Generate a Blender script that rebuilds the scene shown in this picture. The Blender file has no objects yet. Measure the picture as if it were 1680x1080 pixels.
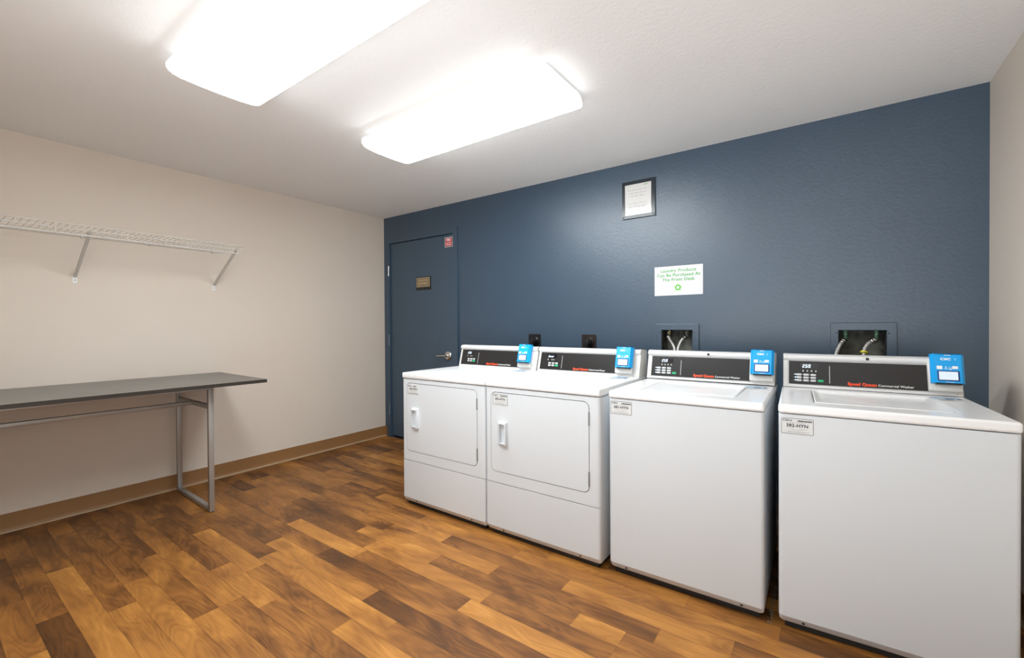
import bpy, bmesh, math, random
from mathutils import Vector, Matrix
from math import sin, cos, pi, radians as R

C = bpy.context.scene.collection
scene = bpy.context.scene

# ------------------------------------------------------------------ camera
YAW, PITCH, ROLL, F_PX = -0.6213, -0.0091, -0.0060, 720.3
CAM = Vector((3.7694, -2.9704, 1.1535))
fw = Vector((sin(YAW) * cos(PITCH), cos(YAW) * cos(PITCH), sin(PITCH)))
rt = Vector((cos(YAW), -sin(YAW), 0))
up = rt.cross(fw)
r2 = rt * cos(ROLL) + up * sin(ROLL)
u2 = -rt * sin(ROLL) + up * cos(ROLL)
cam_data = bpy.data.cameras.new('camera')
cam_data.sensor_width = 36.0
cam_data.sensor_fit = 'HORIZONTAL'
cam_data.lens = F_PX / 1680 * 36.0
cam_data.clip_start = 0.02
cam = bpy.data.objects.new('camera', cam_data)
C.objects.link(cam)
m3 = Matrix((r2, u2, -fw)).transposed()
cam.matrix_world = Matrix.Translation(CAM) @ m3.to_4x4()
scene.camera = cam

# ------------------------------------------------------------------ world, exposure, lamp power
WORLD = 0.8
FILL_BELOW = 4.7              # added fill from below, lifts the ceiling and right side
# made-up fill light, entering through the opening added behind the camera
world = bpy.data.worlds.new('world')
scene.world = world
world.use_nodes = True
wt = world.node_tree
bg = wt.nodes['Background']
tcw = wt.nodes.new('ShaderNodeTexCoord')
sepw = wt.nodes.new('ShaderNodeSeparateXYZ')
wt.links.new(tcw.outputs['Generated'], sepw.inputs[0])
mrw = wt.nodes.new('ShaderNodeMapRange')
mrw.inputs['From Min'].default_value = -0.15
mrw.inputs['From Max'].default_value = 0.15
mrw.inputs['To Min'].default_value = FILL_BELOW
mrw.inputs['To Max'].default_value = WORLD
wt.links.new(sepw.outputs['Z'], mrw.inputs['Value'])
bg.inputs[0].default_value = (0.95, 0.98, 1.0, 1)
wt.links.new(mrw.outputs[0], bg.inputs[1])
vs = scene.view_settings
vs.view_transform = 'Standard'
vs.look = 'None'
vs.gamma = 1.0
vs.use_curve_mapping = False
vs.exposure = 0.09
scene.cycles.max_bounces = 16
scene.cycles.diffuse_bounces = 10
scene.cycles.glossy_bounces = 6
scene.cycles.sample_clamp_indirect = 8.0
LAMP = 22.5                      # emission of the acrylic diffusers
LAMP_COLOR = (0.925, 0.98, 1.0)

# ------------------------------------------------------------------ room size
RW, RH, RD = 4.389, 2.2737, 3.45
OPEN_X = 2.3


# ================================================================== materials
def mat(name, color=(0.8, 0.8, 0.8), rough=0.5, metal=0.0, spec=0.5, coat=0.0):
    m = bpy.data.materials.new(name)
    m.use_nodes = True
    b = m.node_tree.nodes['Principled BSDF']
    b.inputs['Base Color'].default_value = (*color, 1)
    b.inputs['Roughness'].default_value = rough
    b.inputs['Metallic'].default_value = metal
    b.inputs['Specular IOR Level'].default_value = spec
    if coat:
        b.inputs['Coat Weight'].default_value = coat
        b.inputs['Coat Roughness'].default_value = 0.08
    return m


def nd(m, kind, **kw):
    n = m.node_tree.nodes.new(kind)
    for k, v in kw.items():
        setattr(n, k, v)
    return n


def ln(m, a, b):
    m.node_tree.links.new(a, b)


def add_bump(m, scale, strength, dist=0.002, detail=3.0, stretch=None, kind='ShaderNodeTexNoise'):
    b = m.node_tree.nodes['Principled BSDF']
    tc = nd(m, 'ShaderNodeTexCoord')
    src = tc.outputs['Object']
    if stretch:
        mp = nd(m, 'ShaderNodeMapping')
        mp.inputs['Scale'].default_value = stretch
        ln(m, src, mp.inputs['Vector'])
        src = mp.outputs['Vector']
    t = nd(m, kind)
    t.inputs['Scale'].default_value = scale
    if kind == 'ShaderNodeTexNoise':
        t.inputs['Detail'].default_value = detail
        t.inputs['Roughness'].default_value = 0.55
    ln(m, src, t.inputs['Vector'])
    bp = nd(m, 'ShaderNodeBump')
    bp.inputs['Strength'].default_value = strength
    bp.inputs['Distance'].default_value = dist
    ln(m, t.outputs[0], bp.inputs['Height'])
    ln(m, bp.outputs['Normal'], b.inputs['Normal'])
    return t


def vary(m, c0, c1, scale, detail=4.0):
    """slight mottling between two close colours"""
    b = m.node_tree.nodes['Principled BSDF']
    tc = nd(m, 'ShaderNodeTexCoord')
    t = nd(m, 'ShaderNodeTexNoise')
    t.inputs['Scale'].default_value = scale
    t.inputs['Detail'].default_value = detail
    ln(m, tc.outputs['Object'], t.inputs['Vector'])
    r = nd(m, 'ShaderNodeValToRGB')
    r.color_ramp.elements[0].position = 0.35
    r.color_ramp.elements[0].color = (*c0, 1)
    r.color_ramp.elements[1].position = 0.65
    r.color_ramp.elements[1].color = (*c1, 1)
    ln(m, t.outputs['Fac'], r.inputs['Fac'])
    ln(m, r.outputs['Color'], b.inputs['Base Color'])


def emit(name, color, strength, base=(0.05, 0.05, 0.05)):
    m = mat(name, base, 0.3)
    b = m.node_tree.nodes['Principled BSDF']
    b.inputs['Emission Color'].default_value = (*color, 1)
    b.inputs['Emission Strength'].default_value = strength
    return m


M = {}
M['beige'] = mat('beige_wall_paint', (0.62, 0.555, 0.48), 0.55, spec=0.35)
vary(M['beige'], (0.665, 0.59, 0.51), (0.68, 0.605, 0.525), 1.6)
add_bump(M['beige'], 130, 0.25, 0.0015)
M['blue'] = mat('blue_satin_wall_paint', (0.028, 0.058, 0.096), 0.38, spec=0.85)
vary(M['blue'], (0.027, 0.056, 0.093), (0.030, 0.061, 0.100), 2.2)
add_bump(M['blue'], 55, 0.35, 0.003, detail=5.0)
M['blue_trim'] = mat('blue_satin_door_paint', (0.036, 0.069, 0.108), 0.38, spec=0.7)
add_bump(M['blue_trim'], 200, 0.08, 0.001)
M['ceiling'] = mat('white_ceiling_paint', (0.835, 0.83, 0.82), 0.75, spec=0.3)
add_bump(M['ceiling'], 75, 0.45, 0.003, detail=4.0)
M['cove'] = mat('brown_vinyl_cove_base', (0.27, 0.135, 0.05), 0.5)
M['cove_toe'] = mat('tan_cove_toe_highlight', (0.38, 0.26, 0.155), 0.5)  # paler than the cove: light caught by the toe, painted in
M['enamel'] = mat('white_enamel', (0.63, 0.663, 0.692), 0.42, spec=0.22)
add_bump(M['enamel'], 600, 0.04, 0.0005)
M['enamel_top'] = mat('glossy_white_lit_top', (0.79, 0.795, 0.80), 0.22, spec=0.4)  # paler than the fronts: light from above put into the colour
M['plastic'] = mat('off_white_plastic', (0.66, 0.65, 0.62), 0.35)
M['alu'] = mat('pale_grey_panel_trim', (0.66, 0.66, 0.66), 0.32)
M['overlay'] = mat('dark_grey_control_overlay', (0.019, 0.018, 0.018), 0.25, spec=0.4)
M['display'] = mat('black_display_window', (0.008, 0.008, 0.012), 0.12)
M['digit'] = emit('lit_white_digits', (0.75, 0.87, 1.0), 2.2)
M['led'] = emit('lit_blue_indicators', (0.45, 0.7, 1.0), 4.0)
M['button'] = mat('grey_rubber_buttons', (0.55, 0.56, 0.57), 0.5)
M['green'] = mat('green_start_button', (0.015, 0.40, 0.16), 0.45)
M['red'] = mat('red_orange_print', (0.85, 0.07, 0.015), 0.45)
M['white_print'] = mat('white_print', (0.82, 0.82, 0.82), 0.5)
M['black_print'] = mat('black_print', (0.015, 0.015, 0.015), 0.5)
M['grey_print'] = mat('grey_print', (0.28, 0.28, 0.27), 0.5)
M['sticker'] = mat('pale_sticker_vinyl', (0.64, 0.65, 0.645), 0.4)
M['reader_blue'] = mat('bright_blue_plastic', (0.001, 0.33, 0.76), 0.35, spec=0.5)
M['reader_navy'] = mat('navy_blue_screen_bezel', (0.004, 0.03, 0.16), 0.3)
M['screen'] = emit('lit_pale_screen', (0.72, 0.86, 1.0), 0.62, (0.3, 0.32, 0.35))
M['pale_blue'] = mat('pale_blue_print', (0.35, 0.62, 0.85), 0.45)
M['navy_print'] = mat('navy_print', (0.01, 0.035, 0.16), 0.45)
M['black'] = mat('black_plastic', (0.008, 0.008, 0.009), 0.28)
M['brown_black'] = mat('dark_brown_plastic', (0.017, 0.010, 0.008), 0.3)
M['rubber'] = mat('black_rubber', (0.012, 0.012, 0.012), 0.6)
M['chrome'] = mat('brushed_chrome', (0.62, 0.61, 0.58), 0.25, 1.0)
M['steel'] = mat('painted_grey_steel_tube', (0.36, 0.345, 0.325), 0.36, 0.55)
M['braid'] = mat('braided_steel_hose', (0.55, 0.54, 0.52), 0.38, 0.8)
add_bump(M['braid'], 260, 0.9, 0.002, kind='ShaderNodeTexVoronoi')
M['brass'] = mat('tarnished_valve_brass', (0.30, 0.26, 0.15), 0.4, 0.8)
M['green_cap'] = mat('green_valve_body', (0.10, 0.22, 0.13), 0.45)
M['yellow'] = mat('yellow_tape', (0.75, 0.68, 0.02), 0.5)
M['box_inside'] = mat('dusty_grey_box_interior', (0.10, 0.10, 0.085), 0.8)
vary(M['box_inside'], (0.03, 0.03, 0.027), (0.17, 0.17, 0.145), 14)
M['wire'] = mat('white_epoxy_wire', (0.60, 0.57, 0.53), 0.4)
M['laminate'] = mat('charcoal_laminate', (0.115, 0.107, 0.098), 0.30, spec=0.5)
vary(M['laminate'], (0.105, 0.098, 0.09), (0.125, 0.116, 0.106), 9)
M['edge'] = mat('dark_edge_banding', (0.022, 0.017, 0.013), 0.4)
M['hinge'] = mat('dull_steel_hinge', (0.26, 0.26, 0.25), 0.4, 0.6)
M['hinge_painted'] = mat('grey_painted_hinge', (0.16, 0.20, 0.25), 0.4, 0.3)
M['bronze'] = mat('bronze_sign_face', (0.22, 0.15, 0.08), 0.4, 0.3)
M['bronze_light'] = mat('pale_bronze_print', (0.52, 0.43, 0.28), 0.4)
M['sign_red'] = mat('red_sticker', (0.55, 0.015, 0.03), 0.4)
M['paper'] = mat('white_paper', (0.74, 0.73, 0.71), 0.5)
M['glass_paper'] = mat('paper_behind_glossy_cover', (0.62, 0.61, 0.59), 0.10, spec=0.5, coat=1.0)
M['sign_white'] = mat('white_sign_board', (0.66, 0.66, 0.69), 0.45)
M['sign_green'] = mat('green_print', (0.075, 0.36, 0.05), 0.5)
M['sign_dkgreen'] = mat('dark_green_print', (0.03, 0.33, 0.03), 0.5)
M['lime'] = mat('lime_print', (0.22, 0.62, 0.10), 0.5)
M['frame_dark'] = mat('dark_grey_acrylic_frame', (0.016, 0.022, 0.028), 0.2, spec=0.4)
M['lint'] = mat('grey_lint', (0.20, 0.17, 0.12), 0.9)
M['fixture'] = mat('white_fixture_pan', (0.35, 0.35, 0.35), 0.4)
M['diffuser'] = emit('lit_acrylic_diffuser', LAMP_COLOR, LAMP, (0.8, 0.8, 0.8))
M['diffuser_side'] = emit('lit_acrylic_side', LAMP_COLOR, LAMP * 0.085, (0.8, 0.8, 0.8))
M['diffuser_top'] = emit('lit_acrylic_lip', LAMP_COLOR, LAMP * 0.03, (0.8, 0.8, 0.8))       # shaded by the metal pan   # further from the tubes


def floor_material():
    m = mat('wood_plank_vinyl', (0.3, 0.13, 0.04), 0.38, spec=0.3)
    b = m.node_tree.nodes['Principled BSDF']
    at = nd(m, 'ShaderNodeAttribute', attribute_name='plank')
    sep = nd(m, 'ShaderNodeSeparateColor')
    ln(m, at.outputs['Color'], sep.inputs['Color'])
    tc = nd(m, 'ShaderNodeTexCoord')
    # every plank shifts the printed figure to its own place
    off = nd(m, 'ShaderNodeCombineXYZ')
    mul = nd(m, 'ShaderNodeMath', operation='MULTIPLY')
    mul.inputs[1].default_value = 37.0
    ln(m, sep.outputs['Green'], mul.inputs[0])
    mul2 = nd(m, 'ShaderNodeMath', operation='MULTIPLY')
    mul2.inputs[1].default_value = 53.0
    ln(m, sep.outputs['Blue'], mul2.inputs[0])
    ln(m, mul.outputs[0], off.inputs['X'])
    ln(m, mul2.outputs[0], off.inputs['Z'])
    add = nd(m, 'ShaderNodeVectorMath', operation='ADD')
    ln(m, tc.outputs['Object'], add.inputs[0])
    ln(m, off.outputs[0], add.inputs[1])
    # broad blotches along the plank
    mp1 = nd(m, 'ShaderNodeMapping')
    mp1.inputs['Scale'].default_value = (2.6, 7.0, 1.0)
    ln(m, add.outputs[0], mp1.inputs['Vector'])
    n1 = nd(m, 'ShaderNodeTexNoise')
    n1.inputs['Scale'].default_value = 1.0
    n1.inputs['Detail'].default_value = 3.0
    n1.inputs['Distortion'].default_value = 0.8
    ln(m, mp1.outputs[0], n1.inputs['Vector'])
    # fine straight grain
    mp2 = nd(m, 'ShaderNodeMapping')
    mp2.inputs['Scale'].default_value = (9.0, 220.0, 1.0)
    ln(m, add.outputs[0], mp2.inputs['Vector'])
    n2 = nd(m, 'ShaderNodeTexNoise')
    n2.inputs['Scale'].default_value = 1.0
    n2.inputs['Detail'].default_value = 4.0
    ln(m, mp2.outputs[0], n2.inputs['Vector'])
    # cathedral figure: bands of a warped field
    mp3 = nd(m, 'ShaderNodeMapping')
    mp3.inputs['Scale'].default_value = (2.2, 11.0, 1.0)
    ln(m, add.outputs[0], mp3.inputs['Vector'])
    n3 = nd(m, 'ShaderNodeTexNoise')
    n3.inputs['Scale'].default_value = 1.0
    n3.inputs['Detail'].default_value = 1.0
    n3.inputs['Distortion'].default_value = 0.4
    ln(m, mp3.outputs[0], n3.inputs['Vector'])
    k3 = nd(m, 'ShaderNodeMath', operation='MULTIPLY')
    k3.inputs[1].default_value = 75.0
    ln(m, n3.outputs['Fac'], k3.inputs[0])
    s3 = nd(m, 'ShaderNodeMath', operation='SINE')
    ln(m, k3.outputs[0], s3.inputs[0])
    # tone = plank tone + blotch + grain + figure
    def madd(a, k, c):
        n = nd(m, 'ShaderNodeMath', operation='MULTIPLY_ADD')
        ln(m, a, n.inputs[0])
        n.inputs[1].default_value = k
        if isinstance(c, float):
            n.inputs[2].default_value = c
        else:
            ln(m, c, n.inputs[2])
        return n.outputs[0]
    t = madd(n1.outputs['Fac'], 1.05, -0.525)
    t = madd(n2.outputs['Fac'], 0.34, t)
    t = madd(s3.outputs[0], 0.045, t)
    t = madd(sep.outputs['Red'], 0.72, t)
    # printed darker line along both long edges and at the start of every plank
    uv = nd(m, 'ShaderNodeUVMap')
    uv.uv_map = 'UVMap'
    su = nd(m, 'ShaderNodeSeparateXYZ')
    ln(m, uv.outputs[0], su.inputs[0])
    ce = nd(m, 'ShaderNodeMath', operation='SUBTRACT')
    ln(m, su.outputs['Y'], ce.inputs[0])
    ce.inputs[1].default_value = 0.5
    ab = nd(m, 'ShaderNodeMath', operation='ABSOLUTE')
    ln(m, ce.outputs[0], ab.inputs[0])
    e1 = nd(m, 'ShaderNodeMapRange', interpolation_type='SMOOTHSTEP')
    e1.inputs['From Min'].default_value = 0.455
    e1.inputs['From Max'].default_value = 0.5
    ln(m, ab.outputs[0], e1.inputs['Value'])
    e2 = nd(m, 'ShaderNodeMapRange', interpolation_type='SMOOTHSTEP')
    e2.inputs['From Min'].default_value = 0.004
    e2.inputs['From Max'].default_value = 0.0
    ln(m, su.outputs['X'], e2.inputs['Value'])
    t = madd(e1.outputs[0], -0.13, t)
    t = madd(e2.outputs[0], -0.10, t)
    sh = nd(m, 'ShaderNodeMath', operation='ADD')
    ln(m, t, sh.inputs[0])
    sh.inputs[1].default_value = -0.05
    r = nd(m, 'ShaderNodeValToRGB')
    e = r.color_ramp.elements
    e[0].position = 0.0
    e[0].color = (0.055, 0.024, 0.010, 1)
    e[1].position = 1.0
    e[1].color = (0.54, 0.262, 0.066, 1)
    for p, c in ((0.25, (0.126, 0.050, 0.0145)), (0.5, (0.25, 0.101, 0.0245)), (0.75, (0.38, 0.165, 0.036))):
        x = e.new(p)
        x.color = (*c, 1)
    ln(m, sh.outputs[0], r.inputs['Fac'])
    ln(m, r.outputs['Color'], b.inputs['Base Color'])
    rr = nd(m, 'ShaderNodeMapRange')
    rr.inputs['To Min'].default_value = 0.34
    rr.inputs['To Max'].default_value = 0.50
    ln(m, n2.outputs['Fac'], rr.inputs['Value'])
    ln(m, rr.outputs[0], b.inputs['Roughness'])
    bp = nd(m, 'ShaderNodeBump')
    bp.inputs['Strength'].default_value = 0.12
    bp.inputs['Distance'].default_value = 0.001
    ln(m, n2.outputs['Fac'], bp.inputs['Height'])
    ln(m, bp.outputs['Normal'], b.inputs['Normal'])
    return m


M['floor'] = floor_material()


# ================================================================== object helpers
def obj(name, bm, m, parent=None, smooth=35):
    bmesh.ops.recalc_face_normals(bm, faces=bm.faces)
    me = bpy.data.meshes.new(name)
    bm.to_mesh(me)
    bm.free()
    if smooth:
        me.polygons.foreach_set('use_smooth', [True] * len(me.polygons))
        me.set_sharp_from_angle(angle=R(smooth))
    mats = m if isinstance(m, (list, tuple)) else [m]
    for x in mats:
        me.materials.append(x)
    o = bpy.data.objects.new(name, me)
    C.objects.link(o)
    if parent:
        o.parent = parent
    return o


def tag(o, label, cat, group=None):
    o['label'] = label
    o['category'] = cat
    if group:
        o['group'] = group
    return o


def thing(name, label, cat, loc=(0, 0, 0), rotz=0.0, group=None):
    o = bpy.data.objects.new(name, None)
    o.empty_display_size = 0.1
    C.objects.link(o)
    o.location = loc
    o.rotation_euler = (0, 0, rotz)
    return tag(o, label, cat, group)


def struct(name, bm, m, parent=None, smooth=35):
    o = obj(name, bm, m, parent, smooth)
    if parent is None:
        o['kind'] = 'structure'
    return o


def box(bm, x0, x1, y0, y1, z0, z1, bev=0.0, seg=2, T=None):
    r = bmesh.ops.create_cube(bm, size=1.0)
    vs_ = r['verts']
    for v in vs_:
        v.co = Vector(((x0 + x1) / 2 + v.co.x * (x1 - x0), (y0 + y1) / 2 + v.co.y * (y1 - y0),
                       (z0 + z1) / 2 + v.co.z * (z1 - z0)))
    if bev > 0:
        es = list({e for v in vs_ for e in v.link_edges})
        rb = bmesh.ops.bevel(bm, geom=es, offset=bev, segments=seg, profile=0.5, affect='EDGES', clamp_overlap=True)
        vs_ = list({v for f in rb['faces'] for v in f.verts} | {v for v in vs_ if v.is_valid})
    if T is not None:
        bmesh.ops.transform(bm, matrix=T, verts=vs_)
    return vs_


def sel_bevel(bm, test, off, seg=4):
    es = [e for e in bm.edges if test(e.verts[0].co, e.verts[1].co)]
    bmesh.ops.bevel(bm, geom=es, offset=off, segments=seg, profile=0.5, affect='EDGES', clamp_overlap=True)


def rrect(x0, x1, z0, z1, r, n=6):
    p = []
    for cx, cz, a in ((x1 - r, z1 - r, 0), (x0 + r, z1 - r, 90), (x0 + r, z0 + r, 180), (x1 - r, z0 + r, 270)):
        for i in range(n + 1):
            t = R(a + 90 * i / n)
            p.append((cx + r * cos(t), cz + r * sin(t)))
    return p


def rect(x0, x1, z0, z1):
    return [(x1, z1), (x0, z1), (x0, z0), (x1, z0)]


def prism(bm, loops, to3d, d0, d1):
    """flat outline with holes, thickened between depths d0 and d1"""
    front = []
    edges = []
    for lp in loops:
        v = [bm.verts.new(to3d(u, w, d0)) for u, w in lp]
        front.append(v)
        for i in range(len(v)):
            edges.append(bm.edges.new((v[i], v[(i + 1) % len(v)])))
    res = bmesh.ops.triangle_fill(bm, use_beauty=True, use_dissolve=False, edges=edges)
    faces = [g for g in res['geom'] if isinstance(g, bmesh.types.BMFace)]
    if d1 is None:
        return
    back = {}
    for lp, v in zip(loops, front):
        for (u, w), x in zip(lp, v):
            back[x] = bm.verts.new(to3d(u, w, d1))
    for f in faces:
        bm.faces.new([back[v] for v in reversed(f.verts)])
    for v in front:
        n = len(v)
        for i in range(n):
            a, b = v[i], v[(i + 1) % n]
            bm.faces.new((a, b, back[b], back[a]))


XZ = lambda u, w, d: (u, d, w)          # outline in x-z, depth along y
XY = lambda u, w, d: (u, w, d)          # outline in x-y, depth along z
YZ = lambda u, w, d: (d, u, w)          # outline in y-z, depth along x


def catmull(pts, n=8):
    pts = [Vector(p) for p in pts]
    out = []
    for i in range(len(pts) - 1):
        p0 = pts[max(i - 1, 0)]
        p1, p2 = pts[i], pts[i + 1]
        p3 = pts[min(i + 2, len(pts) - 1)]
        for k in range(n):
            t = k / n
            out.append(0.5 * ((2 * p1) + (p2 - p0) * t + (2 * p0 - 5 * p1 + 4 * p2 - p3) * t * t
                              + (3 * p1 - p0 - 3 * p2 + p3) * t ** 3))
    out.append(pts[-1])
    return out


def tube(bm, pts, r, seg=8, cap=True):
    pts = [Vector(p) for p in pts]
    rings = []
    t0 = (pts[1] - pts[0]).normalized()
    n = t0.orthogonal().normalized()
    for i, p in enumerate(pts):
        a = pts[max(i - 1, 0)]
        b = pts[min(i + 1, len(pts) - 1)]
        t = (b - a).normalized()
        n = (n - t * n.dot(t)).normalized()
        bn = t.cross(n)
        rr = r[i] if isinstance(r, (list, tuple)) else r
        rings.append([bm.verts.new(p + (n * cos(2 * pi * k / seg) + bn * sin(2 * pi * k / seg)) * rr) for k in range(seg)])
    for a, b in zip(rings, rings[1:]):
        for k in range(seg):
            bm.faces.new((a[k], a[(k + 1) % seg], b[(k + 1) % seg], b[k]))
    if cap:
        bm.faces.new(rings[0][::-1])
        bm.faces.new(rings[-1])


def cyl(bm, p0, p1, r, seg=16):
    tube(bm, [p0, p1], r, seg)


def lathe(bm, prof, origin, axis, seg=24):
    """profile of (radius, distance along axis)"""
    o = Vector(origin)
    ax = Vector(axis).normalized()
    n = ax.orthogonal().normalized()
    b = ax.cross(n)
    rings = []
    for r, d in prof:
        rings.append([bm.verts.new(o + ax * d + (n * cos(2 * pi * k / seg) + b * sin(2 * pi * k / seg)) * max(r, 1e-5)) for k in range(seg)])
    for a, c in zip(rings, rings[1:]):
        for k in range(seg):
            bm.faces.new((a[k], a[(k + 1) % seg], c[(k + 1) % seg], c[k]))
    bm.faces.new(rings[0][::-1])
    bm.faces.new(rings[-1])


def text_bm(bm, s, size, T, align='CENTER', bold=0.0, xscale=1.0, spacing=1.0, depth=0.0):
    """lettering as mesh, placed by T (its own x right, y up, z out)"""
    cu = bpy.data.curves.new('tmp_text', 'FONT')
    cu.body = s
    cu.size = size
    cu.align_x = align
    cu.align_y = 'CENTER'
    cu.offset = bold * size
    cu.space_character = spacing
    cu.extrude = depth
    cu.resolution_u = 3
    to = bpy.data.objects.new('tmp_text', cu)
    C.objects.link(to)
    dg = bpy.context.evaluated_depsgraph_get()
    me = bpy.data.meshes.new_from_object(to.evaluated_get(dg))
    bpy.data.objects.remove(to)
    bpy.data.curves.remove(cu)
    me.transform(T @ Matrix.Diagonal((xscale, 1, 1, 1)))
    bm.from_mesh(me)
    bpy.data.meshes.remove(me)


def frame_mat(origin, xdir, ydir):
    x = Vector(xdir).normalized()
    y = Vector(ydir).normalized()
    z = x.cross(y)
    m = Matrix((x, y, z)).transposed().to_4x4()
    m.translation = Vector(origin)
    return m


def quad(bm, T, u0, u1, v0, v1, w):
    vs_ = [bm.verts.new(T @ Vector((u, v, w))) for u, v in ((u0, v0), (u1, v0), (u1, v1), (u0, v1))]
    bm.faces.new(vs_)


def slab(bm, T, u0, u1, v0, v1, w0, w1, bev=0.0, seg=2):
    box(bm, u0, u1, v0, v1, w0, w1, bev, seg, T)


def outline(bm, T, u0, u1, v0, v1, w0, w1, th, r):
    prism(bm, [rrect(u0, u1, v0, v1, r), rrect(u0 + th, u1 - th, v0 + th, v1 - th, max(r - th, 0.0004))],
          lambda a, b, d: T @ Vector((a, b, d)), w0, w1)


# ================================================================== the room
# floor: one sheet of printed planks, every plank with its own tone
PW, Y0 = 0.0912, -2.582
PLANKS = {
    -2: [(.43, .42), (1.0, .22), (1.5, .5)], -1: [(.1, .2), (1.27, .34), (1.85, .08), (2.6, .5)],
    0: [(.80, .33), (1.9, .80), (2.7, .4)], 1: [(.3, .35), (1.41, .40), (2.35, .72), (3.2, .45)],
    2: [(.3, .2), (1.21, .33), (2.15, .68), (3.0, .4)], 3: [(1.0, .30), (1.74, .50), (2.6, .66)],
    4: [(.6, .38), (1.07, .58), (1.74, .60), (2.5, .45)], 5: [(.5, .35), (1.40, .25), (1.88, .66), (2.5, .33), (3.3, .6)],
    6: [(.905, .27), (1.55, .75), (2.25, .48), (3.0, .82)], 7: [(.6, .42), (1.475, .30), (2.41, .74), (3.0, .36)],
    8: [(.45, .55), (.835, .52), (1.35, .22), (2.186, .68), (3.05, .17)], 9: [(.7, .48), (1.68, .36), (2.2, .10), (3.1, .42)],
    10: [(.35, .22), (1.21, .27), (1.85, .88), (2.554, .34), (3.25, .78)],
    11: [(.455, .12), (.95, .56), (1.81, .25), (2.6, .70), (3.16, .40), (3.8, .7)],
    12: [(.265, .3), (.9, .58), (1.62, .25), (2.2, .76), (2.97, .38), (3.16, .8), (3.9, .6)],
    13: [(.265, .2), (1.0, .5), (1.73, .32), (2.5, .60), (3.26, .33), (4.0, .68)],
    14: [(.6, .3), (1.475, .42), (2.1, .66), (2.83, .34), (3.5, .78)],
    15: [(.9, .48), (1.8, .32), (2.5, .64), (3.14, .46), (3.8, .7)],
    16: [(.91, .55), (1.30, .28), (1.9, .72), (2.65, .48), (3.3, .66), (3.63, .6)],
    17: [(.54, .2), (1.2, .58), (2.0, .36)], 18: [(.7, .4), (1.4, .3)], 19: [(.71, .28), (1.3, .55)],
    20: [(.265, .25), (.9, .66), (1.5, .35)], 21: [(.5, .3), (1.2, .45)],
}
random.seed(11)
bm = bmesh.new()
col = bm.loops.layers.float_color.new('plank')
uvl = bm.loops.layers.uv.new('UVMap')
k0 = math.floor((-RD - Y0) / PW) - 1
k1 = math.ceil((0 - Y0) / PW) + 1
for k in range(k0, k1):
    ya, yb = max(Y0 + k * PW, -RD), min(Y0 + (k + 1) * PW, 0.0)
    if yb - ya < 1e-4:
        continue
    runs = list(PLANKS.get(k, []))
    x = runs[-1][0] if runs else random.uniform(0.15, 0.6)
    if not runs:
        runs.append((x, random.uniform(.2, .7)))
    last = runs[-1][1]
    while x < RW:
        x += random.uniform(0.55, 0.95)
        t = random.choice((.15, .3, .35, .45, .5, .6, .7, .8))
        if abs(t - last) < 0.12:
            t = 0.85 - t
        runs.append((x, t))
        last = t
    xa = 0.0
    for xb, t in runs:
        xb = min(xb, RW)
        if xb - xa < 1e-4:
            continue
        f = bm.faces.new([bm.verts.new((px, py, 0)) for px, py in ((xa, ya), (xb, ya), (xb, yb), (xa, yb))])
        g, h = random.random(), random.random()
        for lp in f.loops:
            lp[col] = (t, g, h, 1)
            lp[uvl].uv = (lp.vert.co.x - xa, (lp.vert.co.y - (Y0 + k * PW)) / PW)
        xa = xb
bm.normal_update()
for f in bm.faces:
    if f.normal.z < 0:
        f.normal_flip()
me = bpy.data.meshes.new('floor')
bm.to_mesh(me)
bm.free()
me.materials.append(M['floor'])
fl = bpy.data.objects.new('floor', me)
C.objects.link(fl)
fl['kind'] = 'structure'

bm = bmesh.new()
box(bm, -0.12, RW + 0.12, -RD, 0.15, RH, RH + 0.1)
struct('ceiling', bm, M['ceiling'], smooth=0)

bm = bmesh.new()
box(bm, -0.12, 0, -RD, 0.15, 0, RH)
struct('wall_left', bm, M['beige'], smooth=0)
bm = bmesh.new()
box(bm, RW, RW + 0.12, -RD, 0.15, 0, RH)
struct('wall_right', bm, M['beige'], smooth=0)
# unseen wall behind the camera; an invented opening lets the fill light in
bm = bmesh.new()
box(bm, 0, OPEN_X, -RD - 0.12, -RD, 0, RH)
struct('wall_front', bm, M['beige'], smooth=0)

# blue wall with the door opening and the two supply box openings
BOXES = ((2.876, 3.070), (3.824, 4.023))
BZ0, BZ1 = 0.955, 1.114
bm = bmesh.new()
wall_outer = [(RW, RH), (0, RH), (0, 0), (0.086, 0), (0.086, 2.012), (1.003, 2.012), (1.003, 0), (RW, 0)]
prism(bm, [wall_outer] + [rect(a, b, BZ0, BZ1) for a, b in BOXES], XZ, 0.0, 0.14)
box(bm, -0.12, RW + 0.12, 0.14, 0.2, -0.05, RH)  # unseen slabs, this and the next, added to block light under the door
box(bm, -0.12, RW + 0.12, 0.0, 0.2, -0.05, -0.002)
struct('wall_back', bm, M['blue'], smooth=0)

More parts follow.
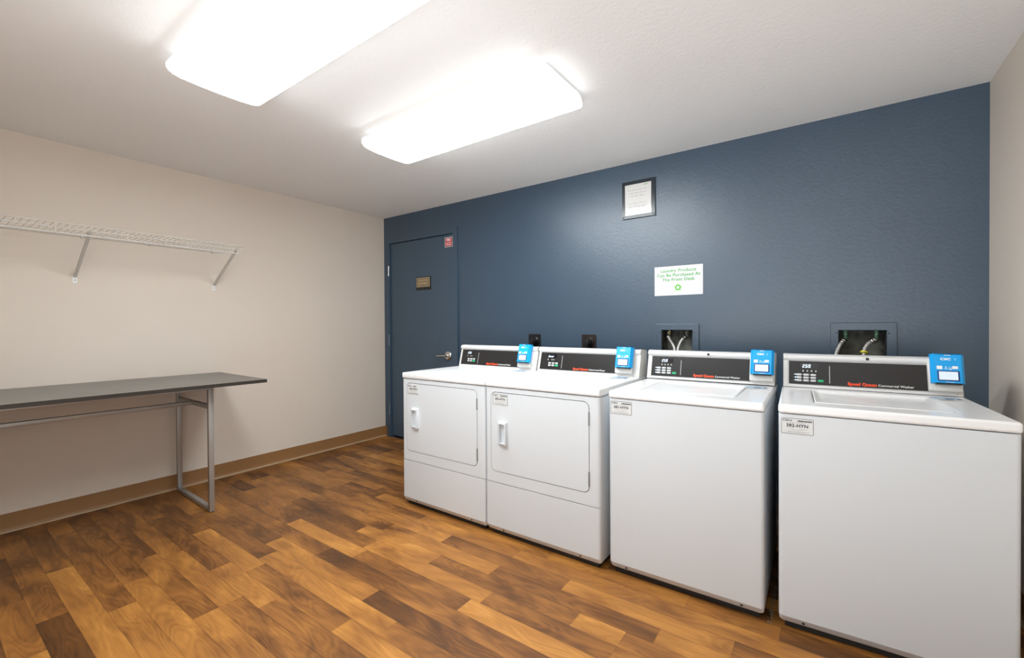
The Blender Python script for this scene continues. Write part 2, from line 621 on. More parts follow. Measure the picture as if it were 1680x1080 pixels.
# cove base: curved toe, one run per wall
def cove(name, p0, p1, nrm):
    bm = bmesh.new()
    prof = [(0, 0.104), (0.003, 0.104), (0.0035, 0.024), (0.005, 0.014), (0.008, 0.0095), (0.019, 0.0055), (0.021, 0.0), (0, 0)]
    a = [bm.verts.new((p0[0] + nrm[0] * d, p0[1] + nrm[1] * d, z)) for d, z in prof]
    b = [bm.verts.new((p1[0] + nrm[0] * d, p1[1] + nrm[1] * d, z)) for d, z in prof]
    n = len(prof)
    for i in range(n):
        bm.faces.new((a[i], a[(i + 1) % n], b[(i + 1) % n], b[i]))
    bm.faces.new(a)
    bm.faces.new(b[::-1])
    o = struct(name, bm, [M['cove'], M['cove_toe']], smooth=40)
    for p in o.data.polygons:
        if max(o.data.vertices[v].co.z for v in p.vertices) < 0.012 and abs(p.normal.z) > 0.1:
            p.material_index = 1
    return o

cove('baseboard_left', (0, -RD), (0, 0), (1, 0))
cove('baseboard_right', (RW, -RD), (RW, 0), (-1, 0))
o = cove('baseboard_back', (1.047, 0), (RW, 0), (0, -1))
bm = bmesh.new()
box(bm, 0.0, 0.047, -0.0045, 0.0, 0, 0.104, 0.001)
struct('baseboard_back_corner', bm, M['cove'])

# door frame and door
bm = bmesh.new()
fx0, fx1, dx0, dx1, dz1 = 0.047, 1.043, 0.098, 0.991, 2.0
loop = [(fx1, 0), (fx1, 2.046), (fx0, 2.046), (fx0, 0), (dx0, 0), (dx0, dz1), (dx1, dz1), (dx1, 0)]
prism(bm, [loop], XZ, -0.014, 0.0)
loop2 = [(1.003, 0), (1.003, 2.012), (0.086, 2.012), (0.086, 0), (dx0, 0), (dx0, dz1), (dx1, dz1), (dx1, 0)]
prism(bm, [loop2], XZ, 0.0, 0.14)
struct('trim_1', bm, M['blue_trim'], smooth=0)
door = bpy.data.objects.new('door_1', None)
C.objects.link(door)
door['kind'] = 'structure'
bm = bmesh.new()
box(bm, dx0 + 0.003, dx1 - 0.003, 0.004, 0.048, 0.02, dz1 - 0.005, 0.0015, 1)
obj('door_slab', bm, M['blue_trim'], door)
for z0, z1, key in ((1.668, 1.768, 'chrome'), (0.955, 1.058, 'hinge_painted'), (0.237, 0.345, 'hinge_painted')):
    bm = bmesh.new()
    cyl(bm, (0.093, -0.019, z0), (0.093, -0.019, z1), 0.0065, 12)
    cyl(bm, (0.093, -0.019, z0 - 0.006), (0.093, -0.019, z1 + 0.006), 0.0035, 8)
    box(bm, 0.090, 0.0965, -0.019, 0.004, z0, z1)
    h = obj('hinge', bm, M[key], door)
    if key == 'chrome':
        h['label'] = 'bare steel hinge'
# lever: round rose, spindle and short lever
hx, hz = 0.912, 0.872
bm = bmesh.new()
lathe(bm, [(0.0, 0.0), (0.043, 0.0), (0.043, 0.006), (0.039, 0.012), (0.030, 0.016), (0.016, 0.018)], (hx, 0.004, hz), (0, -1, 0), 28)
hd = obj('door_handle', bm, M['chrome'], door)
bm = bmesh.new()
cyl(bm, (hx, -0.010, hz), (hx, -0.052, hz), 0.011, 14)
pts = catmull([(hx + 0.006, -0.050, hz), (hx - 0.02, -0.054, hz + 0.001), (hx - 0.065, -0.056, hz - 0.001), (hx - 0.105, -0.047, hz - 0.004)], 6)
tube(bm, pts, [0.0105 - 0.003 * i / len(pts) for i in range(len(pts))], 12)
obj('lever', bm, M['chrome'], hd)

# ================================================================== ceiling lights
def ceiling_light(y, label):
    x0, x1 = 1.588, 2.806
    t = thing('ceiling_light', label, 'ceiling light', ((x0 + x1) / 2, y, RH), 0, 'wraparound ceiling lights')
    L = (x1 - x0) / 2
    bm = bmesh.new()
    box(bm, -L + 0.012, L - 0.012, -0.135, 0.135, -0.016, 0.0, 0.002, 1)
    obj('pan', bm, M['fixture'], t)
    half = [(0.142, -0.013), (0.166, -0.020), (0.181, -0.031), (0.188, -0.045), (0.187, -0.058), (0.179, -0.070), (0.164, -0.079), (0.140, -0.085), (0.07, -0.089), (0.0, -0.090)]
    prof = half + [(-a, b) for a, b in reversed(half[:-1])]
    bm = bmesh.new()
    prism(bm, [prof], YZ, -L, L)
    df = obj('diffuser', bm, [M['diffuser'], M['diffuser_side'], M['diffuser_top']], t, 50)
    for p in df.data.polygons:
        if p.normal.z > -0.55:
            p.material_index = 1 if p.normal.z < 0.1 else 2
    return t

ceiling_light(-1.215, 'lit long white ceiling light nearer the blue wall, wholly in view')
ceiling_light(-2.140, 'lit long white ceiling light cut off by the top of the photo')

# ================================================================== machines
TILT = math.atan2(0.035, 0.13)
PF = frame_mat((0, 0.535, 0.855), (1, 0, 0), (0, sin(TILT), cos(TILT)))     # u right, v up the slope, w out


def zv(z):
    return (z - 0.855) / cos(TILT)


SEG = {'0': 'abcdef', '2': 'abged', '5': 'afgcd', 'd': 'bcdeg', 'o': 'cdeg', 'r': 'eg'}


def seven(bm, T, ch, u, v, h, w):
    wd, th, sl = h * 0.50, h * 0.13, 0.12
    S = {'a': (0, wd, h - th, h), 'd': (0, wd, 0, th), 'g': (0, wd, h / 2 - th / 2, h / 2 + th / 2),
         'f': (0, th, h / 2, h), 'e': (0, th, 0, h / 2), 'b': (wd - th, wd, h / 2, h), 'c': (wd - th, wd, 0, h / 2)}
    for s in SEG[ch]:
        a, b, c, d = S[s]
        q = [(a + c * sl, c), (b + c * sl, c), (b + d * sl, d), (a + d * sl, d)]
        bm.faces.new([bm.verts.new(T @ Vector((u + p, v + r_, w))) for p, r_ in q])


def id_label(parent, T, u0, v0, number, peeled=False):
    """paper asset tag: border, header marks, number, small print rules"""
    W, H = 0.100, 0.058
    bm = bmesh.new()
    lp = rrect(u0, u0 + W, v0, v0 + H, 0.003)
    if peeled:
        lp = [(u0 + W, v0 + H - 0.022), (u0 + W - 0.006, v0 + H - 0.012), (u0 + W - 0.014, v0 + H - 0.002), (u0 + W - 0.018, v0 + H),
              (u0, v0 + H), (u0, v0), (u0 + W, v0)]
    prism(bm, [lp], lambda a, b, d: T @ Vector((a, b, d)), 0.0004, 0.0)
    st = obj('id_label', bm, M['sticker'], parent, 0)
    st['label'] = 'pale printed tag' + (' with its corner torn off' if peeled else '')
    w = 0.0008
    bm = bmesh.new()
    if not peeled:
        outline(bm, T, u0, u0 + W, v0, v0 + H, 0.0004, w, 0.0013, 0.003)
    else:
        lq = [(u0 + 0.0012, v0 + H), (u0, v0 + H), (u0, v0), (u0 + W, v0), (u0 + W, v0 + 0.0018), (u0 + 0.0012, v0 + 0.0018)]
        prism(bm, [lq], lambda a, b, d: T @ Vector((a, b, d)), w, 0.0004)
    obj('printed_border', bm, M['black_print'], st, 0)
    bm = bmesh.new()
    text_bm(bm, number, 0.0165, T @ Matrix.Translation((u0 + W * 0.5, v0 + H * 0.53, w)), bold=0.03, spacing=1.08)
    obj('number_lettering', bm, M['black_print'], st, 0)
    bm = bmesh.new()
    text_bm(bm, 'CSC', 0.0098, T @ Matrix.Translation((u0 + 0.004, v0 + H - 0.0085, w)), align='LEFT', bold=0.035, xscale=1.35)
    obj('name_lettering', bm, M['black_print'], st, 0)
    bm = bmesh.new()
    quad(bm, T, u0 + 0.0295, u0 + 0.0335, v0 + H - 0.0105, v0 + H - 0.0065, w)
    obj('printed_dot', bm, M['black_print'], st, 0)
    bm = bmesh.new()
    ue = u0 + (0.080 if peeled else 0.096)
    u = u0 + 0.052
    rnd = random.Random(3)
    while u < ue:
        d = rnd.uniform(0.002, 0.0038)
        quad(bm, T, u, min(u + d, ue), v0 + H - 0.0115, v0 + H - 0.0062, w)
        u += d + 0.0007
    obj('header_print', bm, M['black_print'], st, 0)
    for vv, ua, ub in ((0.0375 + 0.004, .02, .078), (0.0185, .022, .04), (0.0185, .058, .082), (0.0145, .034, .068), (0.0085, .012, .088), (0.0055, .02, .08)):
        bm = bmesh.new()
        u = ua
        while u < ub:
            d = rnd.uniform(0.003, 0.008)
            quad(bm, T, u0 + u, u0 + min(u + d, ub), v0 + vv, v0 + vv + 0.0011, w)
            u += d + 0.0012
        obj('printed_line', bm, M['grey_print'], st, 0)
    return st


def card_reader(parent, u0, glare=False):
    """payment reader on the right end of the control panel"""
    u1 = u0 + 0.101
    vb, vt = zv(0.868), zv(1.000)
    bm = bmesh.new()
    slab(bm, PF, u0 - 0.003, u1 - 0.002, vb, vt, -0.004, 0.024, 0.005, 3)
    rd = obj('card_reader', bm, M['plastic'], parent)
    ca, cb = zv(0.897), zv(1.014)
    # cover: chamfered shell
    bm = bmesh.new()
    c0, c1 = u0 + 0.002, u1 + 0.001
    pr = [(c0, 0.020), (c0, 0.038), (c0 + 0.010, 0.052), (c1 - 0.010, 0.052), (c1, 0.038), (c1, 0.020)]
    prism(bm, [pr], lambda a, b, d: PF @ Vector((a, d, b)), ca, cb)
    sel_bevel(bm, lambda a, b: True if (PF.inverted() @ a).y > cb - 1e-4 and (PF.inverted() @ b).y > cb - 1e-4 and min((PF.inverted() @ a).z, (PF.inverted() @ b).z) > 0.03 else False, 0.006, 3)
    obj('cover', bm, M['reader_blue'], rd, 30)
    W = 0.0523
    um = (c0 + c1) / 2
    bm = bmesh.new()
    box(bm, c0 + 0.014, c1 - 0.010, ca - 0.005, ca + 0.001, 0.018, 0.047, 0.001, 1, PF)
    s = obj('card_slot', bm, M['black'], rd)
    bm = bmesh.new()
    prism(bm, [rrect(um - 0.0325, um + 0.0325, zv(0.9045), zv(0.9445), 0.003)], lambda a, b, d: PF @ Vector((a, b, d)), 0.0515, W + 0.0006)
    obj('bezel', bm, M['reader_navy'], rd, 0)
    bm = bmesh.new()
    quad(bm, PF, um - 0.0285, um + 0.0275, zv(0.9085), zv(0.941), W + 0.0011)
    obj('screen', bm, M['screen'], rd, 0)
    bm = bmesh.new()
    text_bm(bm, 'CSC', 0.0125, PF @ Matrix.Translation((um - 0.006, zv(0.9905), W)), bold=0.04, xscale=1.35)
    obj('name_lettering', bm, M['white_print'], rd, 0)

    def patch(a, b, c, d, key):
        bm = bmesh.new()
        prism(bm, [rrect(um + a, um + b, zv(c), zv(d), 0.0008, 2)], lambda p, q, r_: PF @ Vector((p, q, r_)), W, W + 0.0002)
        obj('printed_mark', bm, M[key], rd, 0)
    patch(-0.010, 0.010, 1.0055, 1.0075, 'white_print')
    patch(-0.034, -0.017, 0.950, 0.9635, 'white_print')      # blank pale tag
    patch(0.012, 0.029, 0.9525, 0.9635, 'white_print')
    patch(0.002, 0.0115, 0.9500, 0.9535, 'white_print')
    patch(-0.012, -0.0005, 0.9510, 0.9545, 'pale_blue')
    patch(-0.009, -0.004, 0.9555, 0.9620, 'pale_blue')
    patch(0.001, 0.0115, 0.9575, 0.9597, 'pale_blue')
    patch(-0.010, 0.016, 0.8985, 0.9010, 'pale_blue')
    bm = bmesh.new()
    cx, cy = um + 0.0185, zv(0.9905)                          # curved mark after the letters
    lp = [(cx + 0.0056 * cos(R(a)), cy + 0.0056 * sin(R(a))) for a in range(-70, 71, 20)] + [(cx + 0.0030 * cos(R(a)), cy + 0.0030 * sin(R(a))) for a in range(70, -71, -20)]
    prism(bm, [lp], lambda p, q, r_: PF @ Vector((p, q, r_)), W, W + 0.0002)
    obj('printed_mark', bm, M['pale_blue'], rd, 0)
    return rd


def control_panel(t, hw, kind, shown, ov0, ov1):
    prof = [(0.535, 0.8535), (0.5685, 0.978), (0.562, 0.981), (0.5585, 0.990), (0.562, 1.000), (0.573, 1.006),
            (0.60, 1.007), (0.655, 1.003), (0.670, 0.992), (0.672, 0.8535)]
    bm = bmesh.new()
    prism(bm, [prof], YZ, -hw + 0.018, hw - 0.018)
    cp = obj('control_panel', bm, M['alu'], t, 40)
    cy = sum(p[0] for p in prof) / len(prof)
    cz = sum(p[1] for p in prof) / len(prof)
    for s in (-1, 1):
        bm = bmesh.new()
        p2 = [(cy + (a - cy) * 1.03, max(cz + (b - cz) * 1.02, 0.8532)) for a, b in prof]
        a, b = (-hw, -hw + 0.0175) if s < 0 else (hw - 0.0175, hw)
        prism(bm, [p2], YZ, a, b)
        obj('end_cap', bm, M['plastic'], cp, 40)
    # dark overlay
    bm = bmesh.new()
    va, vb = zv(0.8675), zv(0.9735)
    prism(bm, [rect(ov0, ov1, va, vb)], lambda a, b, d: PF @ Vector((a, b, d)), 0.0008, 0.003)
    obj('overlay', bm, M['overlay'], cp, 0)
    W = 0.0036
    # display window + lit digits
    ud = ov0 + (0.050 if kind == 'washer' else 0.052)
    bm = bmesh.new()
    quad(bm, PF, ud - 0.004, ud + 0.066, zv(0.9395), zv(0.963), W)
    obj('display', bm, M['display'], cp, 0)
    bm = bmesh.new()
    h = 0.0150
    u = ud + 0.004
    for ch in shown:
        seven(bm, PF, ch, u, zv(0.9435), h, W + 0.0005)
        u += h * 0.76
    if shown == '250' and kind == 'washer':
        quad(bm, PF, ud + 0.0135, ud + 0.0155, zv(0.9432), zv(0.9450), W + 0.0005)
    obj('lit_digits', bm, M['digit'], cp, 0)
    # indicator icons
    us = [ud + 0.004 + 0.0165 * k for k in range(4)] if kind == 'washer' else [ud + 0.002, ud + 0.030, ud + 0.043]
    for u in us:
        bm = bmesh.new()
        prism(bm, [[(u + 0.0055, zv(0.9285)), (u + 0.0042, zv(0.9320)), (u + 0.0013, zv(0.9320)), (u, zv(0.9285)), (u, zv(0.9255)), (u + 0.0055, zv(0.9255))]],
              lambda p, q, r_: PF @ Vector((p, q, r_)), W, W + 0.0002)
        obj('indicator_icon', bm, M['button'], cp, 0)
    # buttons
    if kind == 'washer':
        cols = [ov0 + 0.030, ov0 + 0.058, ov0 + 0.086]
        rows = [0.9110, 0.8980, 0.8850]
        cells = [(c, r_, 0.0205) for r_ in rows for c in cols]
        gr = (ov0 + 0.114, 0.8860)
    else:
        cols = [ov0 + 0.062, ov0 + 0.087, ov0 + 0.112]
        rows = [0.9075, 0.8935]
        cells = [(c, r_, 0.018) for r_ in rows for c in cols][:-1]
        gr = (cols[2] - 0.0005, rows[1])
    for c, r_, wd in cells:
        bm = bmesh.new()
        slab(bm, PF, c, c + wd, zv(r_ - 0.0050), zv(r_ + 0.0042), 0.0028, 0.0050, 0.0012, 2)
        bt = obj('button', bm, M['button'], cp)
    bm = bmesh.new()
    slab(bm, PF, gr[0], gr[0] + 0.0215, zv(gr[1] - 0.0058), zv(gr[1] + 0.0048), 0.0028, 0.0052, 0.0012, 2)
    b = obj('button', bm, M['green'], cp)
    b['label'] = 'green start button'
    if kind == 'washer':
        for r_ in rows:
            cu, cv = cols[0] - 0.004, zv(r_)
            bm = bmesh.new()
            bm.faces.new([bm.verts.new(PF @ Vector((cu + a, cv + b_, W + 0.0004))) for a, b_ in ((-0.0028, 0), (0, -0.0028), (0.0028, 0), (0, 0.0028))])
            obj('indicator_light', bm, M['led'], cp, 0)
            bm = bmesh.new()
            quad(bm, PF, cols[0] - 0.0130, cols[2], cv - 0.0004, cv + 0.0004, 0.0034)
            obj('printed_line', bm, M['button'], cp, 0)
    # divider
    ul = ov0 + (0.157 if kind == 'washer' else 0.158)
    bm = bmesh.new()
    quad(bm, PF, ul, ul + 0.0022, zv(0.8765), zv(0.9545), W)
    obj('divider_line', bm, M['button'], cp, 0)
    # brand lettering
    ub = ov0 + (0.224 if kind == 'washer' else 0.242)
    bm = bmesh.new()
    text_bm(bm, 'Speed Queen', 0.0178, PF @ Matrix.Translation((ub, zv(0.8792), W)), align='LEFT', bold=0.055, xscale=1.0, spacing=1.04)
    o = obj('lettering', bm, M['red'], cp, 0)
    o['label'] = 'red brand lettering'
    wid = max(v.co.x for v in o.data.vertices)
    bm = bmesh.new()
    text_bm(bm, 'Commercial ' + ('Washer' if kind == 'washer' else 'Dryer'), 0.0138, PF @ Matrix.Translation((wid + 0.0045, zv(0.8785), W)), align='LEFT', bold=0.006, xscale=1.0)
    o = obj('lettering', bm, M['white_print'], cp, 0)
    o['label'] = 'white lettering'
    if kind == 'washer':
        bm = bmesh.new()
        lathe(bm, [(0.0062, 0.0), (0.0062, 0.0035), (0.005, 0.0048)], (0.008, 0.5600, 0.992), (0, -1, 0.15), 16)
        obj('lock_plug', bm, M['black'], cp)
    return cp


def feet(t, hw):
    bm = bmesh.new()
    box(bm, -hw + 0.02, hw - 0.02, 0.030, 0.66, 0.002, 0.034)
    obj('under_gap_shade', bm, M['rubber'], t, 0)  # dark block added to stand for the shade under the machine
    for sx in (-1, 1):
        for y in (0.05, 0.62):
            bm = bmesh.new()
            lathe(bm, [(0.02, 0.0), (0.02, 0.008), (0.008, 0.012), (0.008, 0.040)], (sx * (hw - 0.05), y, 0), (0, 0, 1), 14)
            obj('levelling_foot', bm, M['rubber'], t)


def tape_label(t, u0, y0, z, rot):
    """blue and white instruction sticker lying on the worktop"""
    T = Matrix.Translation((u0, y0, z)) @ Matrix.Rotation(rot, 4, 'Z')
    bm = bmesh.new()
    prism(bm, [rrect(0, 0.088, 0, 0.095, 0.006)], lambda a, b, d: T @ Vector((a, b, d)), 0.0, 0.0005)
    s = obj('instruction_label', bm, M['sticker'], t, 0)
    s['label'] = 'blue and white sticker'
    bm = bmesh.new()
    w = 0.0008
    quad(bm, T, 0.003, 0.085, 0.055, 0.092, w)
    obj('label_field', bm, M['pale_blue'], s, 0)
    for a, b, c, d in ((0.034, 0.062, 0.040, 0.062), (0.070, 0.085, 0.036, 0.060), (0.003, 0.085, 0.088, 0.092)):
        bm = bmesh.new()
        quad(bm, T, a, b, c, d, w + 0.0004)
        obj('printed_block', bm, M['navy_print'], s, 0)
    for k in range(3):
        bm = bmesh.new()
        quad(bm, T, 0.006, 0.06 - 0.01 * k, 0.010 + 0.009 * k, 0.013 + 0.009 * k, w)
        obj('printed_line', bm, M['grey_print'], s, 0)


def cabinet(t, hw, ztop):
    bm = bmesh.new()
    box(bm, -hw + 0.002, hw - 0.002, 0.016, 0.672, 0.032, ztop - 0.004, 0.003, 2)
    # pressed rib along each side near the front
    for s in (-1, 1):
        x = s * (hw - 0.002)
        box(bm, min(x, x - s * 0.006) - (0.0015 if s < 0 else 0), max(x, x - s * 0.006) + (0.0015 if s > 0 else 0), 0.60, 0.64, 0.10, ztop - 0.10, 0.001, 1)
    return obj('cabinet', bm, M['enamel'], t)


def rounded_front(name, t, hw, z0, z1, mat_, depth=0.03, toe=True):
    """sheet-metal front: rolled side edges, bottom edge turned inwards"""
    bm = bmesh.new()
    r_ = 0.014
    plan = [(-hw, depth)] + [(-hw + r_ - r_ * cos(R(a)), r_ - r_ * sin(R(a))) for a in range(0, 91, 15)] + \
           [(hw - r_ + r_ * sin(R(a)), r_ - r_ * cos(R(a))) for a in range(0, 91, 15)] + [(hw, depth)]
    rings = []
    for z, dy, dx in ((z1, 0.0, 0.0), (z0 + 0.027, 0.0, 0.0), (z0 + 0.004, 0.0125, 0.003), (z0, 0.017, 0.006)):
        rings.append([bm.verts.new((x * (hw - dx) / hw, min(y + dy, depth), z)) for x, y in plan])
    n = len(plan)
    for a, b in zip(rings, rings[1:]):
        for i in range(n):
            bm.faces.new((a[i], a[(i + 1) % n], b[(i + 1) % n], b[i]))
    bm.faces.new(rings[0])
    bm.faces.new(rings[-1][::-1])
    return obj(name, bm, mat_, t, 20)


def screws(t, xs, z):
    for x in xs:
        bm = bmesh.new()
        lathe(bm, [(0.0048, 0.0), (0.0048, 0.002), (0.002, 0.003)], (x, 0.0075, z), (0, -1, -0.4), 10)
        obj('screw', bm, M['rubber'], t)


def worktop(t, hw, z0, z1, lid=None):
    bm = bmesh.new()
    if lid is None:
        box(bm, -hw, hw, -0.004, 0.680, z0, z1, 0.009, 4)
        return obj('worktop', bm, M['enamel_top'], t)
    # top with an opening for the lid
    x0, x1, y0, y1 = lid
    prism(bm, [rect(-hw, hw, -0.004, 0.680), rrect(x0, x1, y0, y1, 0.012, 3)], XY, z1, z0)
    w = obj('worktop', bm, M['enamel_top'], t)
    md = w.modifiers.new('bevel', 'BEVEL')
    md.width = 0.009
    md.segments = 4
    md.limit_method = 'ANGLE'
    md.angle_limit = R(60)
    # lid: shallow dish with sloping rim
    bm = bmesh.new()
    g = 0.003
    a = rrect(x0 + g, x1 - g, y0 + g, y1 - g, 0.010, 3)
    b = rrect(x0 + g + 0.004, x1 - g - 0.004, y0 + g + 0.004, y1 - g - 0.004, 0.010, 3)
    c = rrect(x0 + g + 0.022, x1 - g - 0.022, y0 + g + 0.030, y1 - g - 0.012, 0.010, 3)
    rows = [[(p[0], p[1], z1 - 0.026) for p in a], [(p[0], p[1], z1 - 0.002) for p in a], [(p[0], p[1], z1 + 0.001) for p in b], [(p[0], p[1], z1 - 0.009) for p in c]]
    rv = [[bm.verts.new(p) for p in r_] for r_ in rows]
    for p, q in zip(rv, rv[1:]):
        n = len(p)
        for i in range(n):
            bm.faces.new((p[i], p[(i + 1) % n], q[(i + 1) % n], q[i]))
    bm.faces.new(rv[-1])
    bm.faces.new(rv[0][::-1])
    obj('lid', bm, M['enamel_top'], t, 30)
    return w


def dryer(cx, fy, rot, label, number, shown, peeled):
    hw = 0.3415
    t = thing('dryer', label, 'dryer', (cx, fy, 0), rot, 'white dryers in the row of machines')
    cabinet(t, hw, 0.815)
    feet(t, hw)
    # door surround with rounded opening
    dxa, dxb, dza, dzb, rr_ = -0.3035, 0.2885, 0.355, 0.790, 0.032
    bm = bmesh.new()
    prism(bm, [rect(-0.318, 0.318, 0.297, 0.8125), rrect(dxa, dxb, dza, dzb, rr_, 8)], XZ, 0.0, 0.02)
    for s in (-1, 1):
        b2 = bmesh.new()
        box(b2, min(s * 0.318, s * hw), max(s * 0.318, s * hw), 0.0, 0.03, 0.297, 0.8125)
        sel_bevel(b2, lambda a, b: abs(a.x - s * hw) < 1e-6 and abs(b.x - s * hw) < 1e-6 and abs(a.y) < 1e-6 and abs(b.y) < 1e-6, 0.016, 5)
        tm = bpy.data.meshes.new('tmp')
        b2.to_mesh(tm)
        b2.free()
        bm.from_mesh(tm)
        bpy.data.meshes.remove(tm)
    obj('front_frame', bm, M['enamel'], t, 25)
    bm = bmesh.new()
    prism(bm, [rrect(dxa - 0.004, dxb + 0.004, dza - 0.004, dzb + 0.004, rr_, 8), rrect(dxa + 0.012, dxb - 0.012, dza + 0.012, dzb - 0.012, rr_ - 0.01, 8)], XZ, 0.0135, 0.0155)
    obj('door_gap_shade', bm, M['rubber'], t, 0)  # dark ring added behind the door gap to deepen its shade
    g = 0.0034
    bm = bmesh.new()
    prism(bm, [rrect(dxa + g, dxb - g, dza + g, dzb - g, rr_ - g, 8)], XZ, -0.001, 0.013)
    sel_bevel(bm, lambda a, b: a.y < 0 and b.y < 0 and len([1]) and (abs(a.x - dxa - g) < 0.04 or abs(a.x - dxb + g) < 0.04 or abs(a.z - dza - g) < 1e-4 or abs(a.z - dzb + g) < 1e-4) and False, 0.002, 2)
    dr = obj('door', bm, M['enamel'], t, 25)
    # cup handle
    bm = bmesh.new()
    ha, hb, hz0, hz1 = -0.252, -0.190, 0.508, 0.633
    prism(bm, [rrect(ha, hb, hz0, hz1, 0.004, 3), rrect(ha + 0.020, hb - 0.009, hz0 + 0.010, hz1 - 0.010, 0.003, 3)], XZ, -0.021, -0.0005)
    for v in bm.verts:
        if v.co.x < ha + 0.012 and v.co.y < -0.01:
            v.co.y = -0.006
        if v.co.y < -0.01 and (v.co.z > hz1 - 0.003 or v.co.z < hz0 + 0.003):
            v.co.y = -0.017
    obj('handle', bm, M['enamel'], dr, 20)
    for z0, z1 in ((0.676, 0.742), (0.387, 0.459)):
        bm = bmesh.new()
        box(bm, dxb - 0.0055, dxb + 0.0015, -0.0045, 0.010, z0, z1, 0.001, 1)
        cyl(bm, (dxb - 0.002, -0.003, z0 + 0.004), (dxb - 0.002, -0.003, z1 - 0.004), 0.0032, 8)
        obj('hinge', bm, M['hinge'], dr)
    id_label(t, frame_mat((0, -0.0011, 0), (1, 0, 0), (0, 0, 1)), -0.2885, 0.7215, number, peeled)
    rounded_front('access_panel', t, hw, 0.027, 0.2935, M['enamel'])
    screws(t, (-0.225, 0.235), 0.041)
    worktop(t, hw + 0.0005, 0.816, 0.853)
    control_panel(t, 0.338, 'dryer', shown, -0.322, 0.200)
    card_reader(t, 0.203)
    tape_label(t, 0.215, 0.40, 0.8535, 0.12)
    return t


def washer(cx, fy, rot, label, number, z1):
    hw = 0.3135
    t = thing('washing_machine', label, 'washing machine', (cx, fy, 0), rot, 'white washing machines in the row of machines')
    cabinet(t, hw, z1 - 0.034)
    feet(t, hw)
    fp = rounded_front('front_panel', t, hw, 0.027, z1 - 0.0365, M['enamel'])
    screws(t, (-0.235, 0.235), 0.041)
    id_label(t, frame_mat((0, -0.0002, 0), (1, 0, 0), (0, 0, 1)), -hw + 0.009, 0.743, number)
    worktop(t, hw + 0.001, z1 - 0.034, z1, (-0.200, 0.200, 0.098, 0.470))
    control_panel(t, 0.309, 'washer', '250', -0.2865, 0.206)
    card_reader(t, 0.206)
    tape_label(t, 0.208, 0.385, z1 + 0.0003, 0.16)
    return t


dryer(1.885, -1.0807, 0.0, 'white dryer at the far end of the row beside the blue door', '384-HYN', '250', True)
dryer(2.5735, -1.0807, 0.0, 'white dryer standing between the other dryer and the first washing machine', '383-HYN', 'door', False)
washer(3.2625, -1.053, R(0.54), 'white washing machine standing next to the dryers', '381-HYN', 0.848)
washer(3.936, -1.028, R(2.7), 'white washing machine at the near end of the row by the beige wall', '382-HYN', 0.851)

# ================================================================== washer supply boxes and hoses
def supply_box(a, b, label, valves):
    x0, x1, zt = a - 0.036, b + 0.041, 1.155
    t = thing('washer_supply_box', label, 'supply box', ((a + b) / 2, 0, 0.92), 0, 'washer supply boxes in the blue wall')
    cx = (a + b) / 2
    bm = bmesh.new()
    prism(bm, [rect(x0 - cx, x1 - cx, 0.0, zt - 0.92), rect(a - cx, b - cx, BZ0 - 0.92, BZ1 - 0.92)], XZ, -0.009, 0.0)
    ff = obj('face_frame', bm, M['blue'], t, 0)
    md = ff.modifiers.new('bevel', 'BEVEL')
    md.width = 0.0025
    md.segments = 2
    md.limit_method = 'ANGLE'
    md.angle_limit = R(60)
    bm = bmesh.new()
    g = 0.001
    A, B, Z0, Z1, D = a - cx + g, b - cx - g, BZ0 - 0.92 + g, BZ1 - 0.92 - g, 0.10
    P = lambda *q: [bm.verts.new(v) for v in q]
    for q in (((A, D, Z0), (B, D, Z0), (B, D, Z1), (A, D, Z1)), ((A, 0, Z0), (A, D, Z0), (A, D, Z1), (A, 0, Z1)), ((B, 0, Z0), (B, D, Z0), (B, D, Z1), (B, 0, Z1)),
              ((A, 0, Z0), (B, 0, Z0), (B, D, Z0), (A, D, Z0)), ((A, 0, Z1), (B, 0, Z1), (B, D, Z1), (A, D, Z1))):
        bm.faces.new(P(*q))
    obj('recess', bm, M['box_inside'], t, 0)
    for x, key in valves:
        bm = bmesh.new()
        cyl(bm, (x - cx, 0.045, Z1), (x - cx, 0.045, Z1 - 0.028), 0.011, 12)
        cyl(bm, (x - cx, 0.045, Z1 - 0.028), (x - cx, 0.03, Z1 - 0.050), 0.008, 10)
        cyl(bm, (x - cx - 0.001, 0.05, Z1 - 0.018), (x - cx - 0.001, 0.018, Z1 - 0.018), 0.006, 10)
        obj('valve', bm, M[key], t)
    for x, z in ((a - cx - 0.008, zt - 0.92 - 0.055), (b - cx + 0.009, zt - 0.92 - 0.055), (b - cx + 0.009, 0.06), (a - cx - 0.008, 0.06)):
        bm = bmesh.new()
        lathe(bm, [(0.0035, 0), (0.0035, 0.002), (0.0015, 0.003)], (x, -0.009, z), (0, -1, 0), 10)
        obj('screw', bm, M['rubber'], t)
    return t


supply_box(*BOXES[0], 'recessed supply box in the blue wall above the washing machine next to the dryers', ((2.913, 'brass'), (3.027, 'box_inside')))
supply_box(*BOXES[1], 'recessed supply box in the blue wall above the washing machine by the beige wall', ((3.855, 'green_cap'), (3.985, 'green_cap')))


